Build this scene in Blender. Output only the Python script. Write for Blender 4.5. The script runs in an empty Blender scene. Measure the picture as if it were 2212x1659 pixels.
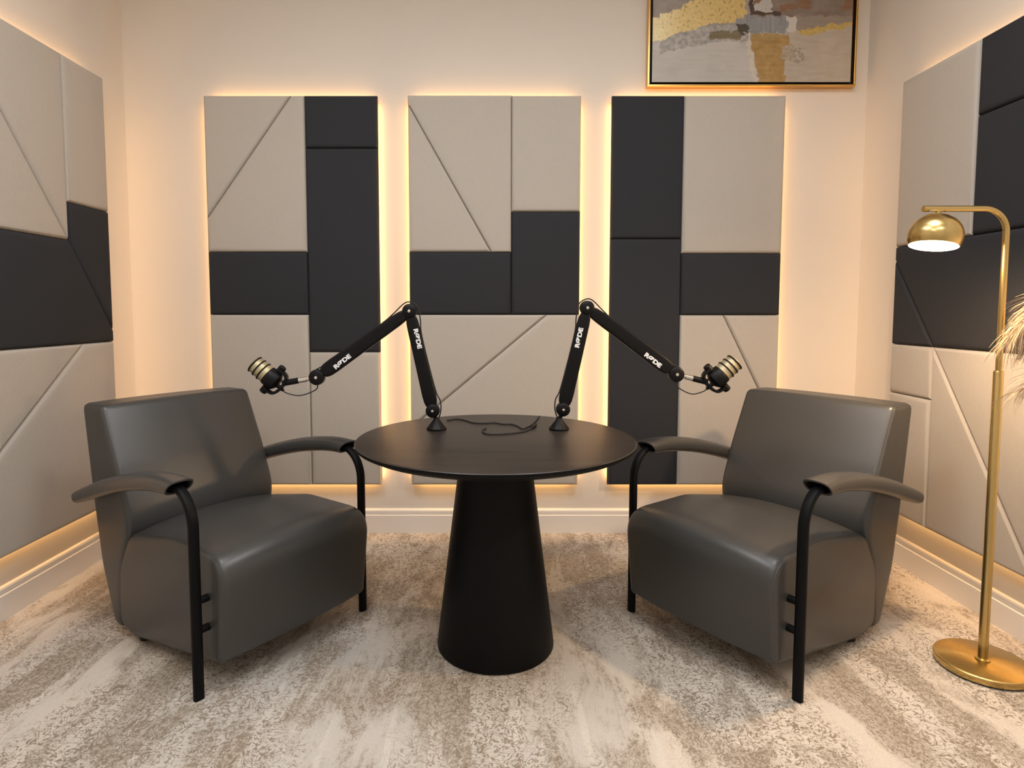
import bpy, bmesh, math, random
from mathutils import Vector, Matrix, noise
random.seed(7)
PI = math.pi
C = bpy.context.scene.collection
S = bpy.context.scene

# ------------------------------------------------------------------ camera, world, light, exposure
cam = bpy.data.cameras.new('camera'); co = bpy.data.objects.new('camera', cam); C.objects.link(co)
cam.sensor_width = 36.0; cam.lens = 1320/2212*36
cam.shift_x = (1106-1068)/2212; cam.shift_y = (761-829.5)/2212
cam.clip_start = 0.05
co.location = (0, 0, 1.22); co.rotation_euler = (PI/2-math.atan(89/1320), 0, 0)
S.camera = co
w = bpy.data.worlds.new('world'); S.world = w; w.use_nodes = True
w.node_tree.nodes['Background'].inputs[0].default_value = (0.8, 0.85, 1, 1)
w.node_tree.nodes['Background'].inputs[1].default_value = 0.05
S.view_settings.view_transform = 'Standard'; S.view_settings.look = 'None'
S.view_settings.gamma = 1; S.view_settings.use_curve_mapping = False
S.view_settings.exposure = -0.13

LED_COL = (1.0, 0.52, 0.17); LED_W = 1.12          # warm strip behind the wall panels, watts per metre
CEIL_COL = (0.96, 0.97, 1.0); CEIL_W = (31.0, 21.0)
BULB_COL = (1.0, 0.66, 0.36); BULB_W = 46.0

# room: back wall Y, left and right X, front wall Y, ceiling Z
YB, XL, XR, YF, ZC = 3.309, -1.955, 1.965, -1.7, 3.2

# ------------------------------------------------------------------ helpers
def area(name, loc, rot, sx, sy, power, col, parent=None, spread=PI):
    l = bpy.data.lights.new(name, 'AREA'); l.shape = 'RECTANGLE'; l.size = sx; l.size_y = sy
    l.energy = power; l.color = col; l.spread = spread
    o = bpy.data.objects.new(name, l); C.objects.link(o); o.location = loc
    if isinstance(rot, (tuple, list)): o.rotation_euler = rot
    else: o.rotation_mode = 'QUATERNION'; o.rotation_quaternion = rot
    o.parent = parent
    return o

def mat(name, col, rough=0.5, metal=0.0, spec=0.5, bump=None, noisecol=None, emit=None, aniso=0):
    """bump=(scale, strength, dist); noisecol=(scale, amount) gentle tone change"""
    m = bpy.data.materials.new(name); m.use_nodes = True
    nt = m.node_tree; b = nt.nodes['Principled BSDF']
    b.inputs['Base Color'].default_value = (*col, 1); b.inputs['Roughness'].default_value = rough
    b.inputs['Metallic'].default_value = metal; b.inputs['Specular IOR Level'].default_value = spec
    if aniso: b.inputs['Anisotropic'].default_value = aniso
    tc = nt.nodes.new('ShaderNodeTexCoord')
    if noisecol:
        n = nt.nodes.new('ShaderNodeTexNoise'); n.inputs['Scale'].default_value = noisecol[0]
        n.inputs['Detail'].default_value = 5
        nt.links.new(tc.outputs['Object'], n.inputs['Vector'])
        mx = nt.nodes.new('ShaderNodeMix'); mx.data_type = 'RGBA'
        a = noisecol[1]
        mx.inputs[6].default_value = (*[c*(1-a) for c in col], 1)
        mx.inputs[7].default_value = (*[min(1, c*(1+a)) for c in col], 1)
        nt.links.new(n.outputs['Fac'], mx.inputs[0]); nt.links.new(mx.outputs[2], b.inputs['Base Color'])
    if bump:
        n = nt.nodes.new('ShaderNodeTexNoise'); n.inputs['Scale'].default_value = bump[0]; n.inputs['Detail'].default_value = 3
        nt.links.new(tc.outputs['Object'], n.inputs['Vector'])
        bp = nt.nodes.new('ShaderNodeBump'); bp.inputs['Strength'].default_value = bump[1]; bp.inputs['Distance'].default_value = bump[2]
        nt.links.new(n.outputs['Fac'], bp.inputs['Height']); nt.links.new(bp.outputs[0], b.inputs['Normal'])
    if emit:
        b.inputs['Emission Color'].default_value = (*emit[0], 1); b.inputs['Emission Strength'].default_value = emit[1]
    return m

def fabric(name, col):
    m = bpy.data.materials.new(name); m.use_nodes = True
    nt = m.node_tree; b = nt.nodes['Principled BSDF']; L = nt.links.new
    b.inputs['Roughness'].default_value = 0.9; b.inputs['Specular IOR Level'].default_value = 0.25
    tc = nt.nodes.new('ShaderNodeTexCoord')
    outs = []
    for sc in ((60, 60, 900), (900, 900, 60)):           # threads lying both ways
        mp = nt.nodes.new('ShaderNodeMapping'); mp.inputs['Scale'].default_value = sc
        n = nt.nodes.new('ShaderNodeTexNoise'); n.inputs['Scale'].default_value = 1.0; n.inputs['Detail'].default_value = 2
        L(tc.outputs['Object'], mp.inputs[0]); L(mp.outputs[0], n.inputs['Vector']); outs.append(n)
    ad = nt.nodes.new('ShaderNodeMath'); ad.operation = 'ADD'
    L(outs[0].outputs['Fac'], ad.inputs[0]); L(outs[1].outputs['Fac'], ad.inputs[1])
    hf = nt.nodes.new('ShaderNodeMath'); hf.operation = 'MULTIPLY'; hf.inputs[1].default_value = 0.5; L(ad.outputs[0], hf.inputs[0])
    mx = nt.nodes.new('ShaderNodeMix'); mx.data_type = 'RGBA'
    mx.inputs[6].default_value = (*[c*0.82 for c in col], 1); mx.inputs[7].default_value = (*[c*1.18 for c in col], 1)
    L(hf.outputs[0], mx.inputs[0]); L(mx.outputs[2], b.inputs['Base Color'])
    bp = nt.nodes.new('ShaderNodeBump'); bp.inputs['Strength'].default_value = 0.35; bp.inputs['Distance'].default_value = 0.001
    L(hf.outputs[0], bp.inputs['Height']); L(bp.outputs[0], b.inputs['Normal'])
    return m

def obj(name, bm, m, parent=None, smooth=True, ms=None):
    me = bpy.data.meshes.new(name); bm.normal_update()
    if smooth:
        for f in bm.faces: f.smooth = True
        for e in bm.edges:
            if len(e.link_faces) == 2 and e.calc_face_angle(0) > math.radians(38): e.smooth = False
    bm.to_mesh(me); bm.free()
    for x in (ms or [m]): me.materials.append(x)
    o = bpy.data.objects.new(name, me); C.objects.link(o); o.parent = parent
    return o

def thing(name, label, cat, loc=(0, 0, 0), rz=0, group=None):
    o = bpy.data.objects.new(name, None); C.objects.link(o); o.empty_display_size = 0.05
    o.location = loc; o.rotation_euler = (0, 0, rz)
    return tag(o, label, cat, group)
def tag(o, label, cat, group=None):
    o['label'] = label; o['category'] = cat
    if group: o['group'] = group
    return o
def struct(name, bm, m, smooth=False):
    o = obj(name, bm, m, None, smooth); o['kind'] = 'structure'; return o

def add_box(bm, a, b, bev=0, seg=2):
    t = bmesh.new(); bmesh.ops.create_cube(t, size=1)
    for v in t.verts: v.co = Vector([a[i] + (b[i]-a[i])*(v.co[i]+.5) for i in range(3)])
    if bev: bmesh.ops.bevel(t, geom=t.edges[:], offset=bev, segments=seg, profile=.5, affect='EDGES')
    merge(bm, t)
def merge(bm, t, M=None):
    if M is not None: bmesh.ops.transform(t, matrix=M, verts=t.verts[:])
    me = bpy.data.meshes.new('tmp'); t.to_mesh(me); t.free(); bm.from_mesh(me); bpy.data.meshes.remove(me)
def box(a, b, bev=0, seg=2):
    bm = bmesh.new(); add_box(bm, a, b, bev, seg); return bm

def loft(bm, rings, cap0=True, cap1=True, closed=True, mi=0):
    R = [[bm.verts.new(p) for p in r] for r in rings]; n = len(R[0])
    for a, b in zip(R, R[1:]):
        for i in range(n if closed else n-1):
            j = (i+1) % n
            try: bm.faces.new((a[i], a[j], b[j], b[i])).material_index = mi
            except ValueError: pass
    if cap0: bm.faces.new(R[0][::-1]).material_index = mi
    if cap1: bm.faces.new(R[-1]).material_index = mi
    return R

def lathe(prof, n=48, M=None, bm=None):
    """prof = [(r, z), ...] from bottom to top; r=0 ends close"""
    bm0 = bm or bmesh.new(); t = bmesh.new(); rings = []
    for r, z in prof:
        rr = max(r, 1e-5)
        rings.append([(rr*math.cos(2*PI*i/n), rr*math.sin(2*PI*i/n), z) for i in range(n)])
    loft(t, rings); bmesh.ops.recalc_face_normals(t, faces=t.faces[:]); merge(bm0, t, M)
    return bm0

def along(d):      # matrix turning +Z to direction d
    return Vector(d).normalized().to_track_quat('Z', 'Y').to_matrix().to_4x4()
def cyl_between(a, b, r, n=24, bev=0.0, bm=None, r2=None):
    a, b = Vector(a), Vector(b); L = (b-a).length; r2 = r if r2 is None else r2
    pr = [(r-bev, 0), (r, bev), (r2, L-bev), (r2-bev, L)] if bev else [(r, 0), (r2, L)]
    return lathe([(0, 0)]+pr+[(0, L)], n, Matrix.Translation(a) @ along(b-a), bm)

def crom(pts, k=8):
    pts = [Vector(p) for p in pts]; P = [pts[0]*2-pts[1]]+pts+[pts[-1]*2-pts[-2]]; out = []
    for i in range(1, len(P)-2):
        for j in range(k):
            t = j/k; a, b, c, d = P[i-1:i+3]
            out.append(.5*((2*b)+(c-a)*t+(2*a-5*b+4*c-d)*t*t+(3*b-a-3*c+d)*t**3))
    out.append(pts[-1]); return out

def sweep(path, sec, side=None, cap=True, bm=None, scale=None):
    """sec: list of (u, v); u runs along 'side' (fixed) or a transported normal"""
    bm = bm or bmesh.new(); path = [Vector(p) for p in path]; n = len(path); rings = []; prev = None
    for i, p in enumerate(path):
        t = (path[min(i+1, n-1)]-path[max(i-1, 0)]).normalized()
        if side is not None: u = Vector(side); u = (u-t*u.dot(t)).normalized()
        else:
            u = prev if prev is not None else t.orthogonal()
            u = (u-t*u.dot(t)).normalized()
        prev = u; v = t.cross(u); s = scale(i/(n-1)) if scale else 1
        if not isinstance(s, tuple): s = (s, s)
        rings.append([p+u*a*s[0]+v*b*s[1] for a, b in sec])
    loft(bm, rings, cap, cap); return bm
def circ(r, n=12, r2=None): return [(r*math.cos(2*PI*i/n), (r2 or r)*math.sin(2*PI*i/n)) for i in range(n)]
def superel(a, b, e=3, n=28):
    o = []
    for i in range(n):
        c, s = math.cos(2*PI*i/n), math.sin(2*PI*i/n)
        o.append((a*math.copysign(abs(c)**(2/e), c), b*math.copysign(abs(s)**(2/e), s)))
    return o
def tube(path, r, n=10, bm=None, smoothk=6):
    return sweep(crom(path, smoothk), circ(r, n), bm=bm)

def fillet(poly, n=7):
    """poly [(x, y, r)] to a dense closed outline"""
    out = []; N = len(poly)
    for i in range(N):
        p = Vector(poly[i][:2]); a = Vector(poly[i-1][:2]); b = Vector(poly[(i+1) % N][:2]); r = poly[i][2]
        d1 = (a-p).normalized(); d2 = (b-p).normalized(); ang = d1.angle(d2)
        if r <= 0: out.append(p); continue
        t = min(r/math.tan(ang/2), (a-p).length*.48, (b-p).length*.48)
        for k in range(n+1):
            s = k/n; out.append((1-s)**2*(p+d1*t)+2*s*(1-s)*p+s*s*(p+d2*t))
    # spread points evenly on long runs
    res = []
    for i in range(len(out)):
        a, b = out[i], out[(i+1) % len(out)]; L = (b-a).length; k = max(1, int(L/.03))
        if L < 1e-5: continue
        for j in range(k): res.append(a+(b-a)*j/k)
    return res
def inset2(poly, d):
    """offset a 2D closed outline inwards by d (mitred)"""
    n = len(poly); A = sum(poly[i][0]*poly[(i+1) % n][1]-poly[(i+1) % n][0]*poly[i][1] for i in range(n))
    sg = 1 if A > 0 else -1; out = []
    for i in range(n):
        p = Vector(poly[i]); a = (p-Vector(poly[i-1])).normalized(); b = (Vector(poly[(i+1) % n])-p).normalized()
        na = Vector((-a.y, a.x))*sg; nb = Vector((-b.y, b.x))*sg; m = (na+nb)
        if m.length < 1e-6: out.append(p+na*d); continue
        m.normalize(); k = d/max(.25, m.dot(na)); out.append(p+m*k)
    return out

# ------------------------------------------------------------------ materials
M_wall = mat('wall_paint', (0.65, 0.605, 0.545), 0.75, spec=.25, bump=(180, .05, .002), noisecol=(1.5, .015))
M_ceil = mat('ceiling_paint', (0.8, 0.78, 0.74), 0.9)
M_trim = mat('trim_paint', (0.78, 0.74, 0.69), 0.45, bump=(90, .03, .001))
M_beige = fabric('beige_fabric', (0.455, 0.415, 0.365))
M_dark = fabric('charcoal_fabric', (0.028, 0.0295, 0.0335))
M_board = mat('panel_board', (0.12, 0.10, 0.085), .8)
M_led = mat('led_strip', (0.9, 0.8, 0.6), .5, emit=((1.0, .62, .26), 4.0))
M_leather = mat('grey_leather', (0.044, 0.0435, 0.042), 0.36, spec=.5, bump=(420, .12, .0008), noisecol=(7, .06))
M_seam = mat('leather_seam', (0.060, 0.059, 0.057), 0.5)
M_steel = mat('black_steel', (0.0035, 0.0035, 0.004), 0.5, spec=.12, bump=(600, .05, .0003))
M_black = mat('black_plastic', (0.0045, 0.0045, 0.005), 0.42, spec=.17)
M_hole = mat('black_sleeve_lining', (0.006, 0.006, 0.006), 0.7)
M_rubber = mat('black_rubber', (0.012, 0.012, 0.012), 0.7)
M_silver = mat('nickel', (0.75, 0.73, 0.70), 0.22, 1.0)
M_grille = mat('bronze_grille', (0.42, 0.36, 0.22), 0.42, 0.55, bump=(1500, .5, .0006))
M_white = mat('white_print', (0.75, 0.76, 0.78), 0.6)
M_gold = mat('gold_frame', (0.72, 0.44, 0.14), 0.28, 1.0, bump=(300, .03, .0005))
M_canvas_side = mat('black_frame_gap', (0.012, 0.009, 0.007), .7)
M_lampwhite = mat('white_enamel', (0.9, 0.87, 0.8), 0.5)
M_bulb = mat('glowing_bulb', (1, .95, .85), .5, emit=((1.0, .84, .62), 30.0))
M_diff = mat('light_diffuser', (0.9, .9, .9), .5, emit=((1.0, .94, .86), 2.0))
M_pampas = mat('pampas_grass', (0.50, 0.38, 0.25), 0.85, noisecol=(30, .15))
M_vase = mat('ceramic_vase', (0.70, 0.66, 0.60), 0.6, bump=(60, .2, .002))

def brass(name, sc):
    m = mat(name, (0.56, 0.41, 0.165), 0.27, 1.0, aniso=.5)
    nt = m.node_tree; L = nt.links.new; b = nt.nodes['Principled BSDF']
    tc = nt.nodes.new('ShaderNodeTexCoord'); mp = nt.nodes.new('ShaderNodeMapping'); mp.inputs['Scale'].default_value = sc
    n = nt.nodes.new('ShaderNodeTexNoise'); n.inputs['Scale'].default_value = 1; n.inputs['Detail'].default_value = 3
    L(tc.outputs['Object'], mp.inputs[0]); L(mp.outputs[0], n.inputs['Vector'])
    bp = nt.nodes.new('ShaderNodeBump'); bp.inputs['Strength'].default_value = .12; bp.inputs['Distance'].default_value = .0004
    L(n.outputs['Fac'], bp.inputs['Height']); L(bp.outputs[0], b.inputs['Normal'])
    tg = nt.nodes.new('ShaderNodeTangent'); tg.direction_type = 'RADIAL'; tg.axis = 'Z'; L(tg.outputs[0], b.inputs['Tangent'])
    return m
M_brass = brass('brushed_brass', (30, 30, 900))
M_brass_disc = brass('turned_brass', (90, 90, 400))
M_brass_disc.node_tree.nodes['Principled BSDF'].inputs['Anisotropic'].default_value = .85

def table_mat():
    m = bpy.data.materials.new('black_stained_wood'); m.use_nodes = True
    nt = m.node_tree; b = nt.nodes['Principled BSDF']; L = nt.links.new
    tc = nt.nodes.new('ShaderNodeTexCoord'); mp = nt.nodes.new('ShaderNodeMapping'); mp.inputs['Scale'].default_value = (2.2, 60, 60)
    n = nt.nodes.new('ShaderNodeTexNoise'); n.inputs['Scale'].default_value = 1.3; n.inputs['Detail'].default_value = 6; n.inputs['Roughness'].default_value = .65
    L(tc.outputs['Object'], mp.inputs[0]); L(mp.outputs[0], n.inputs['Vector'])
    cr = nt.nodes.new('ShaderNodeValToRGB'); cr.color_ramp.elements[0].position = .35; cr.color_ramp.elements[1].position = .7
    cr.color_ramp.elements[0].color = (0.014, 0.012, 0.011, 1); cr.color_ramp.elements[1].color = (0.036, 0.028, 0.022, 1)
    L(n.outputs['Fac'], cr.inputs[0]); L(cr.outputs[0], b.inputs['Base Color'])
    b.inputs['Roughness'].default_value = .38; b.inputs['Specular IOR Level'].default_value = .5
    bp = nt.nodes.new('ShaderNodeBump'); bp.inputs['Strength'].default_value = .15; bp.inputs['Distance'].default_value = .0006
    L(n.outputs['Fac'], bp.inputs['Height']); L(bp.outputs[0], b.inputs['Normal'])
    return m
M_table = table_mat()
M_tableleg = mat('black_lacquer', (0.0035, 0.0035, 0.004), 0.5, spec=.13)

def carpet_mat():
    m = bpy.data.materials.new('distressed_carpet'); m.use_nodes = True
    nt = m.node_tree; b = nt.nodes['Principled BSDF']; L = nt.links.new; N = nt.nodes.new
    b.inputs['Roughness'].default_value = .95; b.inputs['Specular IOR Level'].default_value = .1
    tc = N('ShaderNodeTexCoord')
    def nz(scale, s=(1, 1, 1), detail=4, rough=.55, dist=0, off=(0, 0, 0)):
        mp = N('ShaderNodeMapping'); mp.inputs['Scale'].default_value = s; mp.inputs['Location'].default_value = off
        n = N('ShaderNodeTexNoise'); n.inputs['Scale'].default_value = scale; n.inputs['Detail'].default_value = detail
        n.inputs['Roughness'].default_value = rough; n.inputs['Distortion'].default_value = dist
        L(tc.outputs['Object'], mp.inputs[0]); L(mp.outputs[0], n.inputs['Vector']); return n.outputs['Fac']
    def ma(op, a, b_=None, c=None):
        n = N('ShaderNodeMath'); n.operation = op
        for i, x in enumerate((a, b_, c)):
            if x is None: continue
            if isinstance(x, (int, float)): n.inputs[i].default_value = x
            else: L(x, n.inputs[i])
        return n.outputs[0]
    def ramp(x, lo, hi):
        n = N('ShaderNodeMapRange'); n.interpolation_type = 'SMOOTHSTEP'
        n.inputs[1].default_value = lo; n.inputs[2].default_value = hi; L(x, n.inputs[0]); return n.outputs[0]
    def mixc(f, a, c):
        n = N('ShaderNodeMix'); n.data_type = 'RGBA'; L(f, n.inputs[0])
        for i, x in ((6, a), (7, c)):
            if isinstance(x, tuple): n.inputs[i].default_value = (*x, 1)
            else: L(x, n.inputs[i])
        return n.outputs[2]
    big = nz(1.6, (1.7, .55, 1), 5, .6, .4)                     # large worn areas drawn out along the room
    patch = nz(3.4, (1.9, .7, 1), 4, .6, .6, (3, 1, 0))
    fine = nz(30, (1, .8, 1), 1, .5, 2.2)                       # scrolls
    fine2 = nz(54, (1, .8, 1), 1, .5, 1.8, (7, 2, 0))
    brk = nz(75, (1, 1, 1), 2, .6, .5, (11, 3, 0))
    streak = nz(1.0, (95, 9, 1), 4, .6, .2)                     # scratches along the pile
    streak2 = nz(1.0, (28, 1.4, 1), 3, .5, .1, (2, 5, 0))
    grey = nz(1.1, (1.2, .6, 1), 3, .5, 0, (9, 4, 0))
    curl = ma('SUBTRACT', 1.0, ramp(ma('ABSOLUTE', ma('SUBTRACT', fine, .5)), .025, .070))
    curl2 = ma('SUBTRACT', 1.0, ramp(ma('ABSOLUTE', ma('SUBTRACT', fine2, .47)), .025, .080))
    curl = ma('MULTIPLY', curl, ramp(brk, .37, .49)); curl2 = ma('MULTIPLY', curl2, ramp(brk, .36, .50))
    maskA = ramp(big, .43, .58); maskB = ramp(patch, .46, .62)
    base = mixc(ramp(grey, .40, .62), (0.64, 0.575, 0.495), (0.54, 0.51, 0.465))
    base = mixc(ma('MULTIPLY', maskB, .60), base, (0.36, 0.30, 0.235))
    base = mixc(ma('MULTIPLY', ramp(streak2, .53, .66), .25), base, (0.77, 0.73, 0.67))
    base = mixc(ma('MULTIPLY', ma('MULTIPLY', curl, ramp(big, .40, .53)), .92), base, (0.235, 0.185, 0.135))
    base = mixc(ma('MULTIPLY', ma('MULTIPLY', curl2, ramp(patch, .46, .58)), .85), base, (0.24, 0.195, 0.145))
    base = mixc(ma('MULTIPLY', ma('MULTIPLY', ramp(streak, .52, .64), ramp(patch, .40, .55)), .42), base, (0.27, 0.225, 0.17))
    hatch = nz(1.0, (22, 150, 1), 3, .6, .3, (1, 8, 0))
    base = mixc(ma('MULTIPLY', ma('MULTIPLY', ramp(hatch, .53, .63), ramp(big, .40, .60)), .50), base, (0.24, 0.20, 0.155))
    worn = nz(70, (1, .6, 1), 4, .7, .8, (4, 4, 0))
    base = mixc(ma('MULTIPLY', ma('MULTIPLY', ramp(worn, .54, .62), ramp(patch, .44, .60)), .75), base, (0.21, 0.17, 0.13))
    base = mixc(ma('MULTIPLY', ramp(nz(330, (1, .5, 1), 2), .45, .62), .22), base, (0.30, 0.26, 0.21))
    L(base, b.inputs['Base Color'])
    h = ma('ADD', ma('MULTIPLY', nz(420, (1, 1, 1), 2), .7), ma('MULTIPLY', curl, -.4))
    bp = N('ShaderNodeBump'); bp.inputs['Strength'].default_value = .5; bp.inputs['Distance'].default_value = .003
    L(h, bp.inputs['Height']); L(bp.outputs[0], b.inputs['Normal'])
    return m
M_carpet = carpet_mat()

# ------------------------------------------------------------------ the room
T = .12
struct('floor', box((XL-T, YF-T, -.08), (XR+T, YB+T, 0)), M_carpet)
struct('ceiling', box((XL-T, YF-T, ZC), (XR+T, YB+T, ZC+.1)), M_ceil)
struct('wall_back', box((XL-T, YB, 0), (XR+T, YB+T, ZC)), M_wall)
struct('wall_left', box((XL-T, YF, 0), (XL, YB, ZC)), M_wall)
struct('wall_right', box((XR, YF, 0), (XR+T, YB, ZC)), M_wall)
struct('wall_front', box((XL-T, YF-T, 0), (XR+T, YF, ZC)), M_wall)

def baseboard(name, a, b, n):
    """profile swept from a to b; n = direction into the room"""
    prof = [(0, 0), (.018, 0), (.018, .098), (.0165, .1005), (.0125, .102), (.0125, .104), (.0145, .107), (.0145, .122), (.012, .129), (.006, .133), (0, .133)]
    bm = bmesh.new(); a, b, n = Vector(a), Vector(b), Vector(n)
    loft(bm, [[p+n*d+Vector((0, 0, z)) for d, z in prof] for p in (a, b)])
    bmesh.ops.recalc_face_normals(bm, faces=bm.faces[:])
    struct(name, bm, M_trim)
baseboard('baseboard_back', (XL, YB, 0), (XR, YB, 0), (0, -1, 0))
baseboard('baseboard_left', (XL, YF, 0), (XL, YB, 0), (1, 0, 0))
baseboard('baseboard_right', (XR, YF, 0), (XR, YB, 0), (-1, 0, 0))
baseboard('baseboard_front', (XL, YF, 0), (XR, YF, 0), (0, 1, 0))

# ceiling lights (square flush panels)
for x, y, lab in ((-.8, 1.3, 'square white flush ceiling light over the left armchair'),
                  (.8, 1.3, 'square white flush ceiling light over the right armchair'),
                  (-.8, -.6, 'square white flush ceiling light behind the camera, on the left armchair side'),
                  (.8, -.6, 'square white flush ceiling light behind the camera, on the floor lamp side')):
    t = thing('ceiling_light', lab, 'ceiling light', (x, y, ZC), 0, 'square flush ceiling lights')
    bm = bmesh.new()
    for a, b in (((-.45, -.45, -.03), (.45, -.43, 0)), ((-.45, .43, -.03), (.45, .45, 0)), ((-.45, -.43, -.03), (-.43, .43, 0)), ((.43, -.43, -.03), (.45, .43, 0))):
        add_box(bm, a, b)
    obj('frame', bm, M_trim, t, False)
    obj('diffuser', box((-.43, -.43, -.022), (.43, .43, -.002)), M_diff, t, False)
    area('ceiling_lamp', (0, 0, -.035), (0, 0, 0), .84, .84, CEIL_W[0] if y > 0 else CEIL_W[1], CEIL_COL, t)

# ------------------------------------------------------------------ upholstered wall panels
def pad_mesh(poly, th=.034):
    """poly in (u, z); face towards -Y, back at y=0"""
    poly = [Vector(p) for p in poly]; bm = bmesh.new()
    q = inset2(poly, .0005); rings = [[(p.x, 0, p.y) for p in q]]
    r = min(.024, .42*min((poly[i]-poly[i-1]).length for i in range(len(poly))))
    for k in range(9):
        a = k/8*PI/2; d = .0005+r*(1-math.cos(a))*.95; y = -(th-r*.8)-r*.8*math.sin(a)
        rings.append([(p.x, y, p.y) for p in inset2(poly, d)])
    for d, y in ((.0018+r*.9+.0030, -th-.0006), (.0018+r*.9+.006, -th-.0009)):
        rings.append([(p.x, y, p.y) for p in inset2(poly, d)])
    loft(bm, rings); bmesh.ops.recalc_face_normals(bm, faces=bm.faces[:])
    return bm

def wall_panel(label, loc, rz, pads, W=.902, H=2.055, gap=.025):
    """local frame: u = +X along the wall, wall surface at y=0, room towards -Y, z from panel bottom"""
    t = thing('acoustic_wall_panel', label, 'wall panel', loc, rz, 'backlit upholstered wall panels')
    obj('backing_board', box((.004, -gap-.008, .004), (W-.004, -gap, H-.004)), M_board, t, False)
    for k, (kind, poly) in enumerate(pads):
        o = obj('dark_pad' if kind == 'd' else 'beige_pad', pad_mesh(poly), M_dark if kind == 'd' else M_beige, t)
        o.location = (0, -gap-.008, 0); o['label'] = 'charcoal upholstered pad' if kind == 'd' else 'beige upholstered pad'
    bm = bmesh.new(); e = .028
    for a, b in (((e, -.012, e), (W-e, -.006, e+.008)), ((e, -.012, H-e-.008), (W-e, -.006, H-e)),
                 ((e, -.012, e+.008), (e+.008, -.006, H-e-.008)), ((W-e-.008, -.012, e+.008), (W-e, -.006, H-e-.008))):
        add_box(bm, a, b)
    # stand-offs carrying the board
    obj('led_strip', bm, M_led, t, False)
    bm = bmesh.new()
    for a in (.2, W-.2):
        for z in (.25, H-.25): add_box(bm, (a-.02, -gap, z-.02), (a+.02, 0, z+.02))
    obj('standoff', bm, M_board, t, False)
    e = .020; yy = -.018
    for d, p, L in (((0, 0, 1), (W/2, yy, H-e), W-.06), ((0, 0, -1), (W/2, yy, e), W-.06),
                    ((-1, 0, 0), (e, yy, H/2), H-.06), ((1, 0, 0), (W-e, yy, H/2), H-.06)):
        dv = (Vector(d)+Vector((0, .45, 0))).normalized()           # out past the edge and onto the wall
        zax = -dv; xax = Vector((1, 0, 0)) if abs(d[2]) else Vector((0, 0, 1))
        yax = zax.cross(xax); R = Matrix((xax, yax, zax)).transposed().to_quaternion()
        area('led_light', p, R, L, .010, LED_W*L, LED_COL, t)
    return t

W, H = .902, 2.055
zT = H
def P(x): return x
p1 = [('b', [(0, 1.425), (.456, H), (0, H)]),
      ('b', [(0, 1.249), (.525, 1.249), (.525, H), (.456, H), (0, 1.425)]),
      ('d', [(.525, 1.787), (W, 1.787), (W, H), (.525, H)]),
      ('d', [(.525, .721), (W, .721), (W, 1.787), (.525, 1.787)]),
      ('d', [(0, .92), (.525, .92), (.525, 1.249), (0, 1.249)]),
      ('b', [(0, 0), (.525, 0), (.525, .92), (0, .92)]),
      ('b', [(.525, 0), (W, 0), (W, .721), (.525, .721)])]
p2 = [('b', [(0, 1.249), (.434, 1.249), (0, 2.018)]),
      ('b', [(.434, 1.249), (.539, 1.249), (.539, H), (0, H), (0, 2.018)]),
      ('b', [(.539, 1.459), (W, 1.459), (W, H), (.539, H)]),
      ('d', [(.539, .92), (W, .92), (W, 1.459), (.539, 1.459)]),
      ('d', [(0, .92), (.539, .92), (.539, 1.249), (0, 1.249)]),
      ('b', [(0, .31), (.729, .92), (0, .92)]),
      ('b', [(0, 0), (W, 0), (W, .92), (.729, .92), (0, .31)])]
p3 = [('d', [(0, 1.319), (.374, 1.319), (.374, H), (0, H)]),
      ('d', [(0, 0), (.374, 0), (.374, 1.319), (0, 1.319)]),
      ('b', [(.374, 1.242), (W, 1.242), (W, H), (.374, H)]),
      ('d', [(.374, .918), (W, .918), (W, 1.242), (.374, 1.242)]),
      ('b', [(.374, 0), (W, 0), (W, .325), (.604, .918), (.374, .918)]),
      ('b', [(W, .325), (W, .918), (.604, .918)])]
zb = .281
wall_panel('tall beige and charcoal wall panel nearest the left corner, behind the left armchair', (-1.511, YB, zb), 0, p1)
wall_panel('tall beige and charcoal wall panel behind the round table, middle one on the back wall', (-.4505, YB, zb), 0, p2)
wall_panel('tall wall panel with a charcoal left column, behind the right microphone, under the painting', (.6115, YB, zb), 0, p3)
# left wall: u runs from near (0) to far (.902); far edge at Y 3.02
def q(pts, far): return [(W-(far-y), z-zl) for y, z in pts]
FL, zl = 3.022, .274
NL = FL-W
pl = [('b', [(W-.289, 1.428), (W, 1.428), (W, H+.01), (W-.289, H+.01)]),
      ('b', [(W-.289, 1.26), (W-.289, H+.01), (.0, H+.01), (.0, 2.16-.08), (.205, 1.79)]),
      ('b', [(0, 1.26), (W-.289, 1.26), (.205, 1.79), (0, 2.08)]),
      ('d', [(W-.289, 1.26), (W, .85), (W, 1.428), (W-.289, 1.428)]),
      ('d', [(0, .797), (W, .797), (W, .85), (W-.289, 1.26), (0, 1.26)]),
      ('b', [(W-.225, .797), (0, .27), (0, .797)]),
      ('b', [(0, 0), (W, 0), (W, .797), (W-.225, .797), (0, .27)])]
pl[1] = ('b', [(W-.289, 1.26), (W-.289, H+.01), (.0, H+.01)]); pl[2] = ('b', [(0, 1.26), (W-.289, 1.26), (0, H+.01)])
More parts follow.
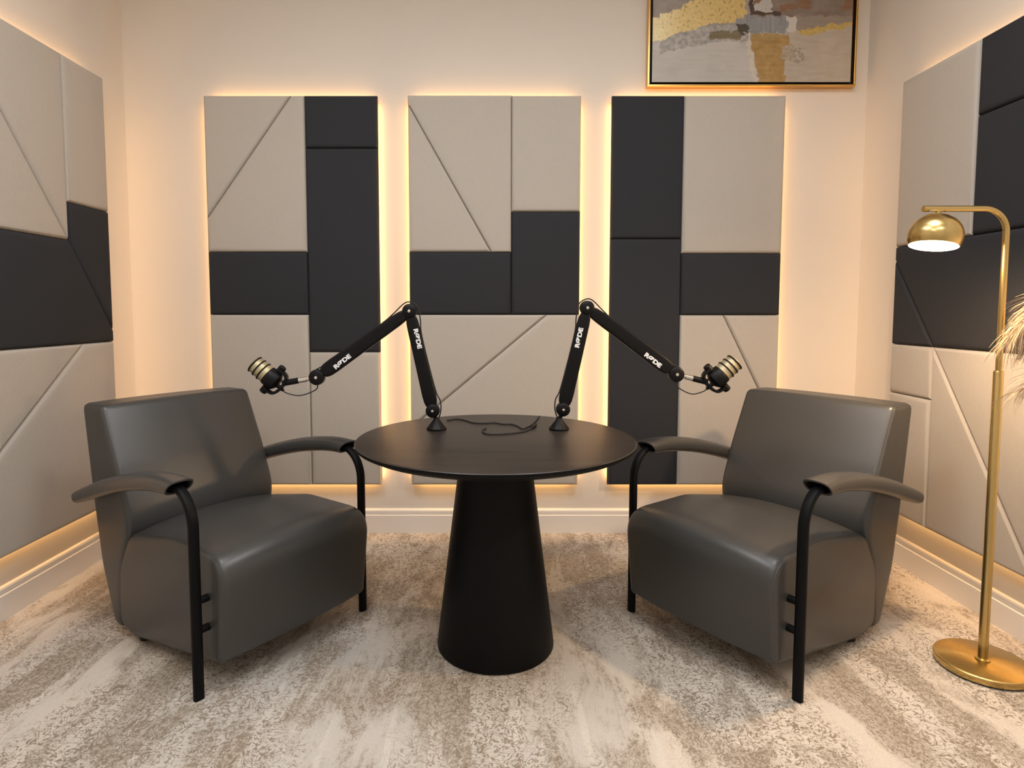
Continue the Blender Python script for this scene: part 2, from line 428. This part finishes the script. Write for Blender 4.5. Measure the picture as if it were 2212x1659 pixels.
# right wall: u runs from far (0) to near (.902); far edge at Y 2.905
zr = .268
pr = [('b', [(0, 1.252), (.458, 1.252), (.458, 2.01), (0, 2.01)]),
      ('d', [(.458, 1.714), (W, 1.714), (W, 2.01), (.458, 2.01)]),
      ('d', [(.458, 1.252), (W, 1.252), (W, 1.714), (.458, 1.714)]),
      ('d', [(0, .797), (.277, .797), (0, 1.19)]),
      ('d', [(.277, .797), (W, .797), (W, 1.252), (0, 1.252), (0, 1.19)]),
      ('b', [(0, .568), (.277, .568), (.277, .797), (0, .797)]),
      ('b', [(0, 0), (.277, 0), (.277, .568), (0, .568)]),
      ('b', [(.277, 0), (W, 0), (.277, .797)]),
      ('b', [(W, 0), (W, .797), (.277, .797)])]
pr[7] = ('b', [(.277, 0), (.83, 0), (.277, .797)]); pr[8] = ('b', [(.83, 0), (W, 0), (W, .797), (.277, .797)])
wall_panel('beige and charcoal panel on the left side wall, beside the left armchair', (XL, NL, zl), PI/2, pl, H=2.065, gap=.036)
wall_panel('beige and charcoal panel on the right side wall, behind the brass floor lamp', (XR, 2.905, zr), -PI/2, pr, H=2.01, gap=.040)

# ------------------------------------------------------------------ painting
def paint_col(x, y):
    """x 0..1 across, y metres above the canvas bottom"""
    X = 1410+428*x; Y = 176-y/.43*176            # canvas coordinates of the visible strip
    f = lambda s, o=0: noise.noise(Vector((X/s+o, Y/s+o*1.7, o)))
    f2 = lambda s, o=0: noise.fractal(Vector((X/s+o, Y/s-o, o)), 1, 2, 4)
    jx = X+9*f2(22, 3); jy = Y+7*f2(18, 8)
    base = Vector((.50, .47, .43))
    c = base+Vector((.045,)*3)*f2(60, 1)
    if jx > 1690: c = Vector((.46, .40, .33))+Vector((.03,)*3)*f2(25, 2)
    if jy < 62 and jx < 1640: c = Vector((.33, .29, .26))+Vector((.06,)*3)*f2(20, 4)
    # grey strokes along the arc
    arc = 68+22*abs((jx-1560)/130)**2 if jx > 1560 else 68+34*((1560-jx)/150)**1.5
    if 1425 < jx < 1640 and arc-10 < jy < arc+24:
        k = .5+.5*f2(9, 5); c = Vector((.24, .22, .20)).lerp(Vector((.52, .49, .45)), k)
        if 1535 < jx < 1600 and arc+2 < jy < arc+18: c = Vector((.19, .15, .08))
    # gold sweep, from upper middle down to the left edge
    lo = 54+max(0, (1540-jx))*.30; hi = 6+max(0, (1500-jx))*.42
    if jx < 1606 and hi < jy < lo or (jx < 1606 and jx > 1500 and jy <= 12):
        g = .5+.5*f2(7, 9); g2 = max(0, min(1, (1560-jx)/130))
        c = Vector((.62, .42, .13)).lerp(Vector((.86, .70, .34)), .5*g+.5*g2)
        if f2(6, 12) > .40: c = c*.6
        if jx < 1470: c = c.lerp(Vector((1.0, .92, .62)), .55*min(1, (1470-jx)/50))  # glare on the gold leaf, painted into its colour towards the left edge
    # right hand brown-grey block
    if jx > 1614 and jy < 44:
        c = Vector((.24, .19, .155))+Vector((.05,)*3)*f2(28, 6)
        if jx < 1664 and jy < 32-(jx-1625)*.02: c = Vector((.50, .48, .45))+Vector((.03,)*3)*f2(14, 7)
        if f2(30, 15) > .25: c = Vector((.25, .14, .08))
    if 1612 < jx < 1626 and jy < 38 or (1612 < jx < 1690 and 30 < jy < 37): c = Vector((.07, .045, .03))
    # blue-grey band
    if 1592 < jx < 1704 and 40 < jy < 74:
        c = Vector((.27, .275, .28))+Vector((.09,)*3)*noise.noise(Vector((X/5, Y/60, 2)))
        if jx < 1612 and jy > 58: c = Vector((.07, .055, .04))
    if 1696 < jx < 1718 and 40 < jy < 73: c = Vector((.58, .54, .49))
    if jx > 1718 and 40 < jy < 70-(jx-1718)*.07: c = Vector((.30, .25, .21))
    if jx > 1722 and 50 < jy-(1838-jx)*.17 < 61:
        c = Vector((.44, .29, .07)).lerp(Vector((.62, .46, .16)), .5+.5*f2(5, 11))
    # ochre drip column
    xl = 1617+ (Y-75)*.22; xr = 1702-(6 if Y > 100 else 0)+5*f2(12, 21)
    if jy > 76 and xl < jx < xr:
        c = Vector((.33, .19, .055)).lerp(Vector((.46, .30, .11)), .5+.5*f2(14, 13))
    if jy > 74 and xl-9 < jx < xl-2: c = Vector((.60, .53, .44))
    if 1688 < jx < 1712 and 104 < jy < 132: c = Vector((.52, .43, .34)).lerp(Vector((.30, .24, .15)), .5+.5*f2(5, 17))
    if 1712 < jx < 1735 and 106 < jy < 132 and f2(12, 19) > -.1: c = Vector((.33, .29, .22))
    c = c*.88+Vector((.02,)*3)*f2(3, 30)+Vector((.035, .033, .03))*noise.noise(Vector((X/40, Y/6, 5)))*(1 if jy > 70 else .5)
    return tuple(max(0, v) for v in c)

def painting():
    x0, x1, z0, z1 = .797, 1.880, 2.388, 3.13
    t = thing('framed_painting', 'abstract gold, grey and cream painting in a thin gold frame above the right wall panel', 'painting', ((x0+x1)/2, YB, z0))
    hw = (x1-x0)/2; h = z1-z0; d = .042
    def ring(w, y0, y1, inner):
        bm = bmesh.new(); a = hw-inner; b_ = a-w
        for A, B in (((-a, y0, inner), (a, y1, inner+w)), ((-a, y0, h-inner-w), (a, y1, h-inner)),
                     ((-a, y0, inner+w), (-b_, y1, h-inner-w)), ((b_, y0, inner+w), (a, y1, h-inner-w))):
            add_box(bm, A, B, .0015 if w < .02 else 0)
        return bm
    obj('frame', ring(.010, -d, 0, 0), M_gold, t, False)
    bk = obj('backing', box((-hw+.009, -.012, .009), (hw-.009, -.002, h-.009)), M_canvas_side, t, False)
    ix, iz = .024, .024
    cw, ch = 2*(hw-ix), h-2*iz; nx, ny = 420, 280
    bm = bmesh.new(); V = [[bm.verts.new((-cw/2+cw*i/nx, -d+.008, iz+ch*j/ny)) for i in range(nx+1)] for j in range(ny+1)]
    for j in range(ny):
        for i in range(nx): bm.faces.new((V[j][i], V[j][i+1], V[j+1][i+1], V[j+1][i]))
    me = bpy.data.meshes.new('canvas'); bm.to_mesh(me); bm.free()
    ca = me.color_attributes.new('paint', 'FLOAT_COLOR', 'POINT')
    for k, v in enumerate(me.vertices):
        ca.data[k].color = (*paint_col((v.co.x+cw/2)/cw, v.co.z-iz), 1)
    m = mat('painted_canvas', (.5, .5, .5), .45, bump=(300, .25, .001)); nt = m.node_tree
    at = nt.nodes.new('ShaderNodeAttribute'); at.attribute_name = 'paint'
    nt.links.new(at.outputs['Color'], nt.nodes['Principled BSDF'].inputs['Base Color'])
    me.materials.append(m)
    o = bpy.data.objects.new('canvas', me); C.objects.link(o); o.parent = t
    bm = bmesh.new(); add_box(bm, (-cw/2, -d+.0085, iz), (cw/2, -.011, iz+ch))
    obj('stretcher', bm, M_canvas_side, t, False)
painting()

# ------------------------------------------------------------------ round table
TZ, TC = .765, (.004, 2.182)
t = thing('round_table', 'round black pedestal table with a tapered cone base between the armchairs', 'table', (*TC, 0))
tt = obj('tabletop', lathe([(0, TZ-.030), (.465, TZ-.030), (.492, TZ-.017), (.4975, TZ-.012), (.4985, TZ-.003), (.496, TZ-.0006), (.493, TZ), (0, TZ)], 128), None, t, ms=[M_table, M_tableleg])
for f in bpy.data.objects['tabletop'].data.polygons:
    if f.normal.z < .6: f.material_index = 1
obj('pedestal', lathe([(0, .0), (.205, .0), (.213, .004), (.2135, .010), (.126, TZ-.045), (.126, TZ-.030), (0, TZ-.030)], 96), M_tableleg, t)

# ------------------------------------------------------------------ armchairs
def prof_at(poly, d):
    """outline [(y, z, r)] inset by d, always with the same number of points"""
    q = inset2([p[:2] for p in poly], d) if d else [Vector(p[:2]) for p in poly]
    N = len(poly); out = []
    arcs = []
    for i in range(N):
        p, a, b = q[i], q[i-1], q[(i+1) % N]; r = max(.004, poly[i][2]-d)
        d1 = (a-p).normalized(); d2 = (b-p).normalized(); ang = d1.angle(d2)
        t = min(r/math.tan(ang/2), (a-p).length*.48, (b-p).length*.48)
        arcs.append([(1-s)**2*(p+d1*t)+2*s*(1-s)*p+s*s*(p+d2*t) for s in [k/9 for k in range(10)]])
    for i in range(N):
        out += arcs[i]; A0, B0 = arcs[i][-1], arcs[(i+1) % N][0]
        out += [A0+(B0-A0)*j/5 for j in range(1, 5)]
    return out
def pillow(poly, w0, w1, r, swell, n=22):
    """poly: (y, z, fillet) outline lofted along x with rounded ends; swell(normal) = how far the middle puffs out"""
    if sum(poly[i][0]*poly[(i+1) % len(poly)][1]-poly[(i+1) % len(poly)][0]*poly[i][1] for i in range(len(poly))) < 0: poly = poly[::-1]
    bm = bmesh.new(); rings = []; xs = [(w0-.0006, r+.004)]
    for k in range(8): xs.append((w0+r*(1-math.cos(k/7*PI/2)), r*(1-math.sin(k/7*PI/2))))
    m = len(xs)
    for k in range(1, n): xs.append((w0+r+(w1-w0-2*r)*k/n, 0))
    xs += [(w0+w1-x, d) for x, d in reversed(xs[:m])]
    for x, d in xs:
        ring = prof_at(poly, d); t = max(-1, min(1, (x-w0)/(w1-w0)*2-1)); k = 1-abs(t)**2.4; N = len(ring)
        res = []
        for i, p in enumerate(ring):
            e = (ring[(i+1) % N]-ring[i-1]); nn = Vector((e.y, -e.x)).normalized()
            p2 = p+nn*swell(nn)*k; res.append((x, p2.x, p2.y))
        rings.append(res)
    loft(bm, rings); bmesh.ops.recalc_face_normals(bm, faces=bm.faces[:])
    return bm

def outline_tube(profile, x, d, r):
    pts = [Vector((x, p[0], p[1])) for p in prof_at(profile, d)]; pts.append(pts[0])
    return sweep(pts, circ(r, 6))

def make_armchair(label, loc, rz):
    t = thing('armchair', label, 'armchair', (*loc, 0), rz, 'grey leather armchairs')
    LW = .348                                    # half spacing of the legs (x); front of the chair towards -Y
    hw = .308
    seat = [(-.094, .447, .095), (-.056, .108, .022), (.48, .030, .08), (.606, .045, .05), (.612, .25, .15), (.515, .405, .09), (.25, .452, .3)]
    s = obj('seat', pillow(seat, -hw, hw, .020, lambda n: .032*max(0, n.y)+.014*max(0, -n.x)*(n.y > -.4)), M_leather, t)
    bm = bmesh.new()
    for x in (-hw+.005, hw-.005): merge(bm, outline_tube(seat, x, .0065, .0015))
    obj('seat_piping', bm, M_seam, s)
    back = [(.690, .866, .035), (.585, .645, .6), (.505, .44, .25), (.560, .30, .15), (.592, .036, .01), (.648, .040, .04), (.735, .25, .4), (.785, .50, .5), (.846, .866, .035)]
    bw = hw+.001
    b = obj('backrest', pillow(back, -bw, bw, .020, lambda n: .016*max(0, -n.x)+.006*max(0, n.x)+.004*max(0, n.y)), M_leather, t)
    bm = bmesh.new()
    for x in (-bw+.005, bw-.005): merge(bm, outline_tube(back, x, .0065, .0015))
    obj('backrest_piping', bm, M_seam, b)
    for sx in (-1, 1):
        X = sx*LW
        path = [(X, 0, 0), (X, 0, .15), (X, 0, .3), (X, 0, .45), (X, 0, .545)]
        n = 12; R = .105
        for k in range(1, n+1):
            a = k/n*math.radians(80); path.append((X, R*(1-math.cos(a)), .545+R*1.15*math.sin(a)))
        y, z = path[-1][1], path[-1][2]
        path += [(X, y+.05, z+.003), (X, y+.12, z-.002), (X, .30, .648), (X, .42, .626)]
        obj('leg', sweep(path, superel(.0165, .0118, 2.8, 24), side=(1, 0, 0)), M_steel, t)
        # leather sleeve over the tube: open at the front
        cen = crom([(X, .074, .668), (X, .15, .669), (X, .24, .661), (X, .36, .641), (X, .48, .612), (X, .58, .583), (X, .66, .556), (X, .73, .533), (X, .785, .514)], 5)
        n = len(cen); rings = []; sec = superel(1, 1, 2.7, 32)
        for i, p in enumerate(cen):
            u = i/(n-1); tg = (cen[min(i+1, n-1)]-cen[max(i-1, 0)]).normalized(); up = Vector((1, 0, 0)).cross(tg)*-1
            if up.z < 0: up = -up
            e = min(1, (1-u)/.028); e = math.sqrt(max(0, 1-(1-e)**2)) if e < 1 else 1
            a = (.044-.008*u)*max(.3, e); h = (.0265+.012*u*(1-u)*1.6-.003*u)*max(.3, e)
            sh = .020*max(0, 1-u/.12)                      # front opening cut at a slant
            rings.append([p+Vector((1, 0, 0))*a*c+up*h*d-tg*sh*d for c, d in sec])
        bm = bmesh.new()
        p0 = cen[0]; tg = (cen[1]-cen[0]).normalized(); up = Vector((0, 0, 1))
        inner = lambda k, dep: [p0+Vector((k*.044*c, 0, 0))+up*(k*.0265*.86*d)-tg*(.020*d*k)+tg*dep for c, d in sec]
        loft(bm, [inner(.93, -.001)]+rings, False, True)
        loft(bm, [inner(.93, -.001), inner(.84, .001), inner(.80, .05)], False, True, mi=1)
        bmesh.ops.remove_doubles(bm, verts=bm.verts[:], dist=1e-5)
        bmesh.ops.recalc_face_normals(bm, faces=bm.faces[:])
        obj('armrest', bm, None, t, ms=[M_leather, M_hole])
        for z in (.315, .220):
            a = (sx*(LW-.012), 0, z); c = (sx*(hw-.012), .0, z)
            o = obj('bolt', cyl_between(a, c, .012, 20, .002), M_steel, t)
    for sx in (-1, 1):
        obj('rear_foot', lathe([(0, 0), (.017, 0), (.019, .003), (.019, .05), (0, .05)], 24, Matrix.Translation((sx*.265, .505, 0))), M_rubber, t)
    return t
A = math.atan2(.825, .565)
make_armchair('grey leather armchair with black tube arms, left of the round table', (-.7345, 2.135), A)
make_armchair('grey leather armchair with black tube arms, right of the round table near the floor lamp', (.7555, 2.129), -A)

# ------------------------------------------------------------------ boom arms and microphones
YM = 2.33
def text_mesh(name, s, size, M, parent):
    cu = bpy.data.curves.new('t', 'FONT'); cu.body = s; cu.size = size; cu.extrude = .0004; cu.offset = .0012
    cu.align_x = 'CENTER'; cu.align_y = 'CENTER'
    to = bpy.data.objects.new('t', cu); C.objects.link(to); bpy.context.view_layer.update()
    me = bpy.data.meshes.new_from_object(to.evaluated_get(bpy.context.evaluated_depsgraph_get()))
    bpy.data.objects.remove(to); bpy.data.curves.remove(cu)
    me.transform(M); me.materials.clear(); me.materials.append(M_white); me.name = name
    o = bpy.data.objects.new(name, me); C.objects.link(o); o.parent = parent
    return o

def v3(p, y=0.0): return Vector((p[0], y, p[1]))
def joint(parent, p, r, name='joint'):
    bm = bmesh.new()
    lathe([(0, -.019), (r*.75, -.019), (r*.95, -.015), (r, -.009), (r, .009), (r*.95, .015), (r*.75, .019), (0, .019)], 36, Matrix.Translation(v3(p)) @ along((0, -1, 0)), bm)
    o = obj(name, bm, M_black, parent)
    bm = lathe([(0, .0185), (r*.19, .0185), (r*.19, .021), (r*.1, .022), (0, .022)], 20, Matrix.Translation(v3(p)) @ along((0, -1, 0)))
    s = obj('screw', bm, M_silver, o)
    return o

def beam(a, b, wa, wb, dep=.030):
    """flat rounded box beam from a to b (x, z)"""
    a, b = v3(a), v3(b); d = (b-a); L = d.length; rings = []
    sec = superel(1, 1, 5, 28)
    prof = [(0, .62), (.006, .80), (.020, .94), (.045, 1), (L*.5, 1), (L-.045, 1), (L-.020, .94), (L-.006, .80), (L, .62)]
    bm = bmesh.new(); d.normalize(); side = Vector((0, 1, 0)); up = d.cross(side)
    for s, k in prof:
        w_ = (wa+(wb-wa)*s/L)/2*k
        rings.append([a+d*s+up*w_*u+side*dep/2*v*(.75+.25*k) for u, v in sec])
    loft(bm, rings); bmesh.ops.recalc_face_normals(bm, faces=bm.faces[:])
    return bm

def boom_arm(sx, label, bx, j1, el, en, logos):
    t = thing('boom_arm', label, 'microphone arm', (bx, YM, TZ), 0, 'black desk microphone arms')
    L = lambda p: (p[0]-bx, p[1]-TZ)
    j1, el, en = L(j1), L(el), L(en)
    base = obj('base', lathe([(0, 0), (.037, 0), (.0385, .002), (.0385, .006), (.037, .008), (.013, .038), (.011, .046), (0, .046)], 40), M_black, t)
    obj('base_pin', cyl_between((0, 0, .04), v3(j1)+Vector((0, 0, -.01)), .008, 16), M_black, t)
    joint(t, j1, .027)
    joint(t, el, .028, 'elbow_joint')
    joint(t, en, .030, 'end_joint')
    d1 = (v3(el)-v3(j1)).normalized(); d2 = (v3(en)-v3(el)).normalized()
    a1 = v3(j1)+d1*.018; b1 = v3(el)-d1*.020; a2 = v3(el)+d2*.016; b2 = v3(en)-d2*.030
    lo = obj('lower_arm', beam((a1.x, a1.z), (b1.x, b1.z), .054, .046), M_black, t)
    up = obj('upper_arm', beam((a2.x, a2.z), (b2.x, b2.z), .046, .058), M_black, t)
    obj('end_bracket', cyl_between(b2-d2*.01, v3(en), .013, 16), M_black, t)
    for host, (p, ang, size) in zip((lo, up), logos):
        p = L(p)
        M = Matrix.Translation((p[0], -.0156, p[1])) @ Matrix.Rotation(-ang, 4, 'Y') @ Matrix.Rotation(PI/2, 4, 'X') @ Matrix.Diagonal((1.22, .95, 1, 1))
        o = text_mesh('logo', 'R\u00d8DE', size, M, host); o['label'] = 'white printed lettering'
    # cable running over the elbow and down the outside
    o_ = Vector((-sx, 0, 0)); n1 = d1.cross(Vector((0, 1, 0)))*(-sx); n2 = d2.cross(Vector((0, 1, 0)))*(-sx)
    if n1.dot(o_) < 0: n1 = -n1
    if n2.z < 0: n2 = -n2
    a, b, e = v3(j1), v3(el), v3(en)
    pts = [a+n1*.012+Vector((0, 0, -.055)), a+n1*.030+Vector((0, 0, -.015)), a+n1*.036+d1*.03, a+n1*.027+d1*.08, b-d1*.11+n1*.023, b-d1*.045+n1*.031,
           b+n1*.033+d1*.006, b+d1*.031+n1*.012, b+n2*.036, b+d2*.06+n2*.028, b+d2*.12+n2*.0235, e-d2*.10+n2*.022, e-d2*.05+n2*.022, e+n2*.0265+d2*.004, e+n2*.012+d2*.026]
    obj('cable', tube([p+Vector((0, .004, 0)) for p in pts], .0024, 8), M_rubber, t)
    return t, e

def sc(p): return (p[0]*.9915, 1.22+(p[1]-1.22)*.9915)
R_ = math.radians
tl, _ = boom_arm(-1, 'black folding microphone arm standing on the left side of the round table', -.223, sc((-.239, .835)), sc((-.325, 1.220)), sc((-.685, .965)),
         [(sc((-.294, 1.115)), R_(-78), .0235), (sc((-.583, 1.026)), R_(38), .0235)])
tr, _ = boom_arm(1, 'black folding microphone arm standing on the right side of the round table', .249, sc((.266, .840)), sc((.355, 1.232)), sc((.701, .977)),
         [(sc((.324, 1.118)), R_(78), .0235), (sc((.607, 1.032)), R_(-38), .0235)])

def microphone(sx, label, front, rear, en):
    """front/rear = ends of the body in (x, z); en = end joint of the arm"""
    f, r = v3(front), v3(rear); d = (f-r).normalized(); c = (f+r)/2
    t = thing('microphone', label, 'microphone', (c.x, YM, c.z), 0, 'bronze-grilled microphones on the boom arms')
    f, r, e = f-c, r-c, v3(en)-c
    L = (f-r).length; M = Matrix.Translation(r) @ along(d)
    g0 = L-.072
    body = obj('body', lathe([(0, -.016), (.020, -.016), (.026, -.012), (.035, -.006), (.0375, .004), (.0380, .016), (.0375, g0-.002), (.036, g0), (0, g0)], 44, M), M_black, t)
    obj('grille', lathe([(0, g0), (.0350, g0), (.0345, g0+.02), (.0335, g0+.045), (.0320, g0+.062), (.027, L-.003), (.018, L), (0, L+.001)], 44, M), M_grille, t)
    for k in range(3):
        z = g0+.020+k*.021; rr = .0356-.0011*k
        ring = []
        for i in range(48):
            a = 2*PI*i/48; ring.append(Vector((rr*math.cos(a), rr*math.sin(a), z)))
        ring.append(ring[0]); bm = sweep([M @ p for p in ring], circ(.0028, 8), cap=False)
        obj('grille_ring', bm, M_black, t)
    # yoke in the plane of the arm, pivoting on two knobs
    u = d.cross(Vector((0, 1, 0))).normalized()
    if u.z < 0: u = -u
    m = r+d*.011
    yk = crom([m+u*.044, m+u*.046-d*.018, m+u*.038-d*.036, m+u*.012-d*.044, m-u*.012-d*.044, m-u*.038-d*.036, m-u*.046-d*.018, m-u*.044], 5)
    obj('yoke', sweep(yk, superel(.015, .0055, 4, 16), side=(0, 1, 0)), M_black, t)
    for s in (1, -1): obj('knob', cyl_between(m+u*s*.036, m+u*s*.064, .0145, 20, .003), M_black, t)
    # stem and nickel thread adapter towards the arm
    y0 = m+u*.016-d*.040; q = (e-y0); ql = q.length; q.normalize()
    obj('stem', cyl_between(y0-q*.004, y0+q*ql*.45, .0115, 20, .002), M_black, t)
    o = cyl_between(y0+q*ql*.45, y0+q*ql*.70, .0105, 20, .001); cyl_between(y0+q*ql*.70, y0+q*(ql-.022), .0085, 20, bm=o)
    obj('thread_adapter', o, M_silver, t)
    # plug and hanging cable
    p0 = r+Vector((-sx*.0, -.0, -.0)); pd = Vector((-sx*.82, 0, -.57)).normalized()
    obj('plug', cyl_between(p0-u*.006, p0-u*.012+pd*.048, .0105, 20, .002, r2=.006), M_black, t)
    s0 = p0-u*.012+pd*.045; drop = e+Vector((0, 0, -.026))
    mid = (s0+drop)/2
    obj('cable', tube([s0, s0+pd*.02, Vector((mid.x-sx*.0, 0, min(s0.z, drop.z)-.020)), Vector((drop.x-sx*-.006, .002, drop.z-.022)), drop+Vector((0, .004, .006))], .0022, 8), M_rubber, t)
    return t
microphone(-1, 'black microphone with bronze grille on the arm over the left armchair', sc((-.932, 1.022)), sc((-.848, .949)), sc((-.685, .965)))
microphone(1, 'black microphone with bronze grille on the arm in front of the right armchair', sc((.934, 1.030)), sc((.852, .955)), sc((.701, .977)))

def ptable(x, y, z=TZ+.0028):
    f, cx, cy = 1320., 1068., 761.; th = math.atan(89/1320); s, c = math.sin(th), math.cos(th)
    u = (x-cx)/f; v = (y-cy)/f; d = (u, c-v*s, -s-v*c); k = (z-1.22)/d[2]
    return Vector((d[0]*k, d[1]*k, z))
pa = [(966, 908), (985, 905), (1005, 908), (1022, 913), (1045, 914), (1068, 913), (1086, 916), (1103, 916), (1118, 920), (1129, 926), (1143, 921), (1156, 911), (1165, 899)]
pb = [(1050, 925), (1042, 929), (1045, 935), (1060, 938), (1092, 937), (1120, 934), (1138, 930), (1151, 923)]
tag(obj('audio_cable', tube([ptable(*p) for p in pa], .0026, 8), M_rubber), "long thin black cable running from the left boom arm to the table's back edge", 'cable')
cb = tag(obj('audio_cable', tube([ptable(*p) for p in pb], .0026, 8), M_rubber), 'short black cable curled in front of the longer one on the tabletop', 'cable')
obj('plug', cyl_between(ptable(1150, 923, TZ+.006), ptable(1158, 916, TZ+.006), .0052, 16, .001), M_rubber, cb)

# ------------------------------------------------------------------ brass floor lamp
LX, LY = 1.674, 2.02
t = thing('floor_lamp', 'brass floor lamp with a lit dome shade, standing right of the right armchair', 'floor lamp', (LX, LY, 0))
obj('base_pad', lathe([(0, 0), (.132, 0), (.132, .006), (0, .006)], 64), M_rubber, t)
base = obj('base', lathe([(0, .006), (.137, .006), (.139, .009), (.139, .026), (.137, .0285), (.134, .0295), (0, .0295)], 96), M_brass_disc, t)
obj('pole', lathe([(0, .028), (.022, .029), (.022, .033), (.0145, .036), (.0145, 1.018), (.0125, 1.022), (0, 1.022)], 36), M_brass, t)
ZA = 1.553
path = [(0, 0, 1.02), (0, 0, 1.2), (0, 0, 1.36), (0, 0, ZA-.075)]
for k in range(1, 13):
    a = k/12*PI/2; path.append((-.075*(1-math.cos(a)), 0, ZA-.075+.075*math.sin(a)))
path += [(-.16, 0, ZA), (-.275, 0, ZA)]
obj('arm', sweep(path, circ(.0098, 24), side=(0, 1, 0)), M_brass, t)
SX = -.226; ZS = 1.462
nk = cyl_between((SX, 0, ZA-.006), (SX, 0, ZA-.028), .0075, 20); obj('neck', nk, M_brass, t)
pr_ = []
for k in range(17):
    a = math.radians(-25+k*(115/16)); r = .0775*math.cos(a); pr_.append((r, ZS+.0745*math.sin(a)))
outer = pr_[:-1]+[(.020, ZA-.040), (.013, ZA-.030), (.009, ZA-.024)]
outer = [p for p in outer if p[1] < ZA-.02]
inner = [(r-.002, z-.0005) for r, z in pr_[:-1]]
n = 72; bm = bmesh.new()
rings = [[(r*math.cos(2*PI*i/n), r*math.sin(2*PI*i/n), z) for i in range(n)] for r, z in inner[::-1]+outer]
loft(bm, rings, True, True); bmesh.ops.recalc_face_normals(bm, faces=bm.faces[:])
k_in = (len(inner)-1)*n
bm.faces.ensure_lookup_table()
for i, f in enumerate(bm.faces):
    if i < k_in: f.material_index = 1
bm.faces[len(bm.faces)-2].material_index = 1
def tilt(o):                                  # the dome hangs from its neck tipped a little forward
    E_ = Matrix.Rotation(math.radians(10), 3, 'Y') @ Matrix.Rotation(math.radians(-5), 3, 'X'); o.rotation_euler = E_.to_euler(); pv = Vector((0, 0, ZA-.028))
    o.location = Vector((SX, 0, 0))+pv-E_ @ pv
sh = obj('shade', bm, None, t, ms=[M_brass, M_lampwhite]); tilt(sh)
bl = obj('bulb', lathe([(0, 1.460), (.016, 1.463), (.023, 1.470), (.025, 1.479), (.020, 1.492), (.011, 1.501), (0, 1.501)], 32), M_bulb, t); tilt(bl)
l = bpy.data.lights.new('lamp_bulb', 'POINT'); l.energy = BULB_W; l.color = BULB_COL; l.shadow_soft_size = .035
lo = bpy.data.objects.new('lamp_bulb', l); C.objects.link(lo); lo.parent = t; lo.location = (SX-.014, -.008, 1.444)

# ------------------------------------------------------------------ pampas grass in a vase (mostly outside the frame)
VX, VY = 1.79, 1.66
v = thing('floor_vase', 'pale ceramic floor vase holding the pampas grass beside the floor lamp', 'vase', (VX, VY, 0))
obj('body', lathe([(0, 0), (.055, 0), (.062, .01), (.09, .16), (.085, .28), (.05, .38), (.04, .42), (.046, .45), (.042, .45), (.034, .42), (.044, .38), (.07, .28), (0, .27)], 48), M_vase, v)
def pampas(pts, label, nh, seed, hl=.15):
    rnd = random.Random(seed)
    root = pts[0]
    t = thing('pampas_grass', label, 'dried plant', tuple(root), 0, 'pampas grass plumes')
    path = crom([Vector(p)-Vector(root) for p in pts], 10)
    obj('stem', sweep(path, circ(.0022, 6), scale=lambda u: 1-.75*u), M_pampas, t)
    bm = bmesh.new(); n = len(path)
    for k in range(nh):
        u = .48+.52*rnd.random()**.85; i = min(n-2, int(u*(n-1))); p = path[i].lerp(path[i+1], rnd.random())
        tg = (path[i+1]-path[i]).normalized(); a = rnd.random()*2*PI
        o1 = tg.orthogonal().normalized(); o2 = tg.cross(o1)
        out = (o1*math.cos(a)+o2*math.sin(a)); L = hl*(.45+.8*rnd.random())*(1.15-.55*u)
        d = (tg*1.1+out*.65).normalized(); c = [p]
        for s in range(5):
            c.append(c[-1]+d*L/5); d = (d+Vector((0, 0, -.30))+Vector((rnd.gauss(0, .07), rnd.gauss(0, .07), 0))).normalized()
        wd = .0011*(.6+rnd.random()); sd = d.cross(Vector((rnd.gauss(0, 1), rnd.gauss(0, 1), .3))).normalized()
        A_ = [bm.verts.new(q_+sd*wd*(1-j/6)) for j, q_ in enumerate(c)]; B_ = [bm.verts.new(q_-sd*wd*(1-j/6)) for j, q_ in enumerate(c)]
        for j in range(5): bm.faces.new((A_[j], A_[j+1], B_[j+1], B_[j]))
    obj('plume', bm, M_pampas, t)
bz = (VX, VY, .29)
pampas([bz, (1.77, 1.69, .7), (1.735, 1.76, 1.08), (1.70, 1.81, 1.235), (1.645, 1.85, 1.225), (1.59, 1.88, 1.13)], 'cream pampas plume drooping in front of the brass lamp pole, highest of the bunch', 700, 1)
pampas([bz, (1.79, 1.70, .7), (1.76, 1.77, 1.0), (1.72, 1.82, 1.17), (1.67, 1.85, 1.18), (1.63, 1.86, 1.10)], 'cream pampas plume hanging just right of the lamp pole, below the highest one', 700, 2, .12)
pampas([bz, (1.78, 1.69, .6), (1.75, 1.75, .85), (1.70, 1.79, 1.0), (1.64, 1.82, 1.02), (1.59, 1.85, .97)], 'thin cream pampas plume crossing the lamp pole low down, lowest of the bunch', 170, 3, .13)
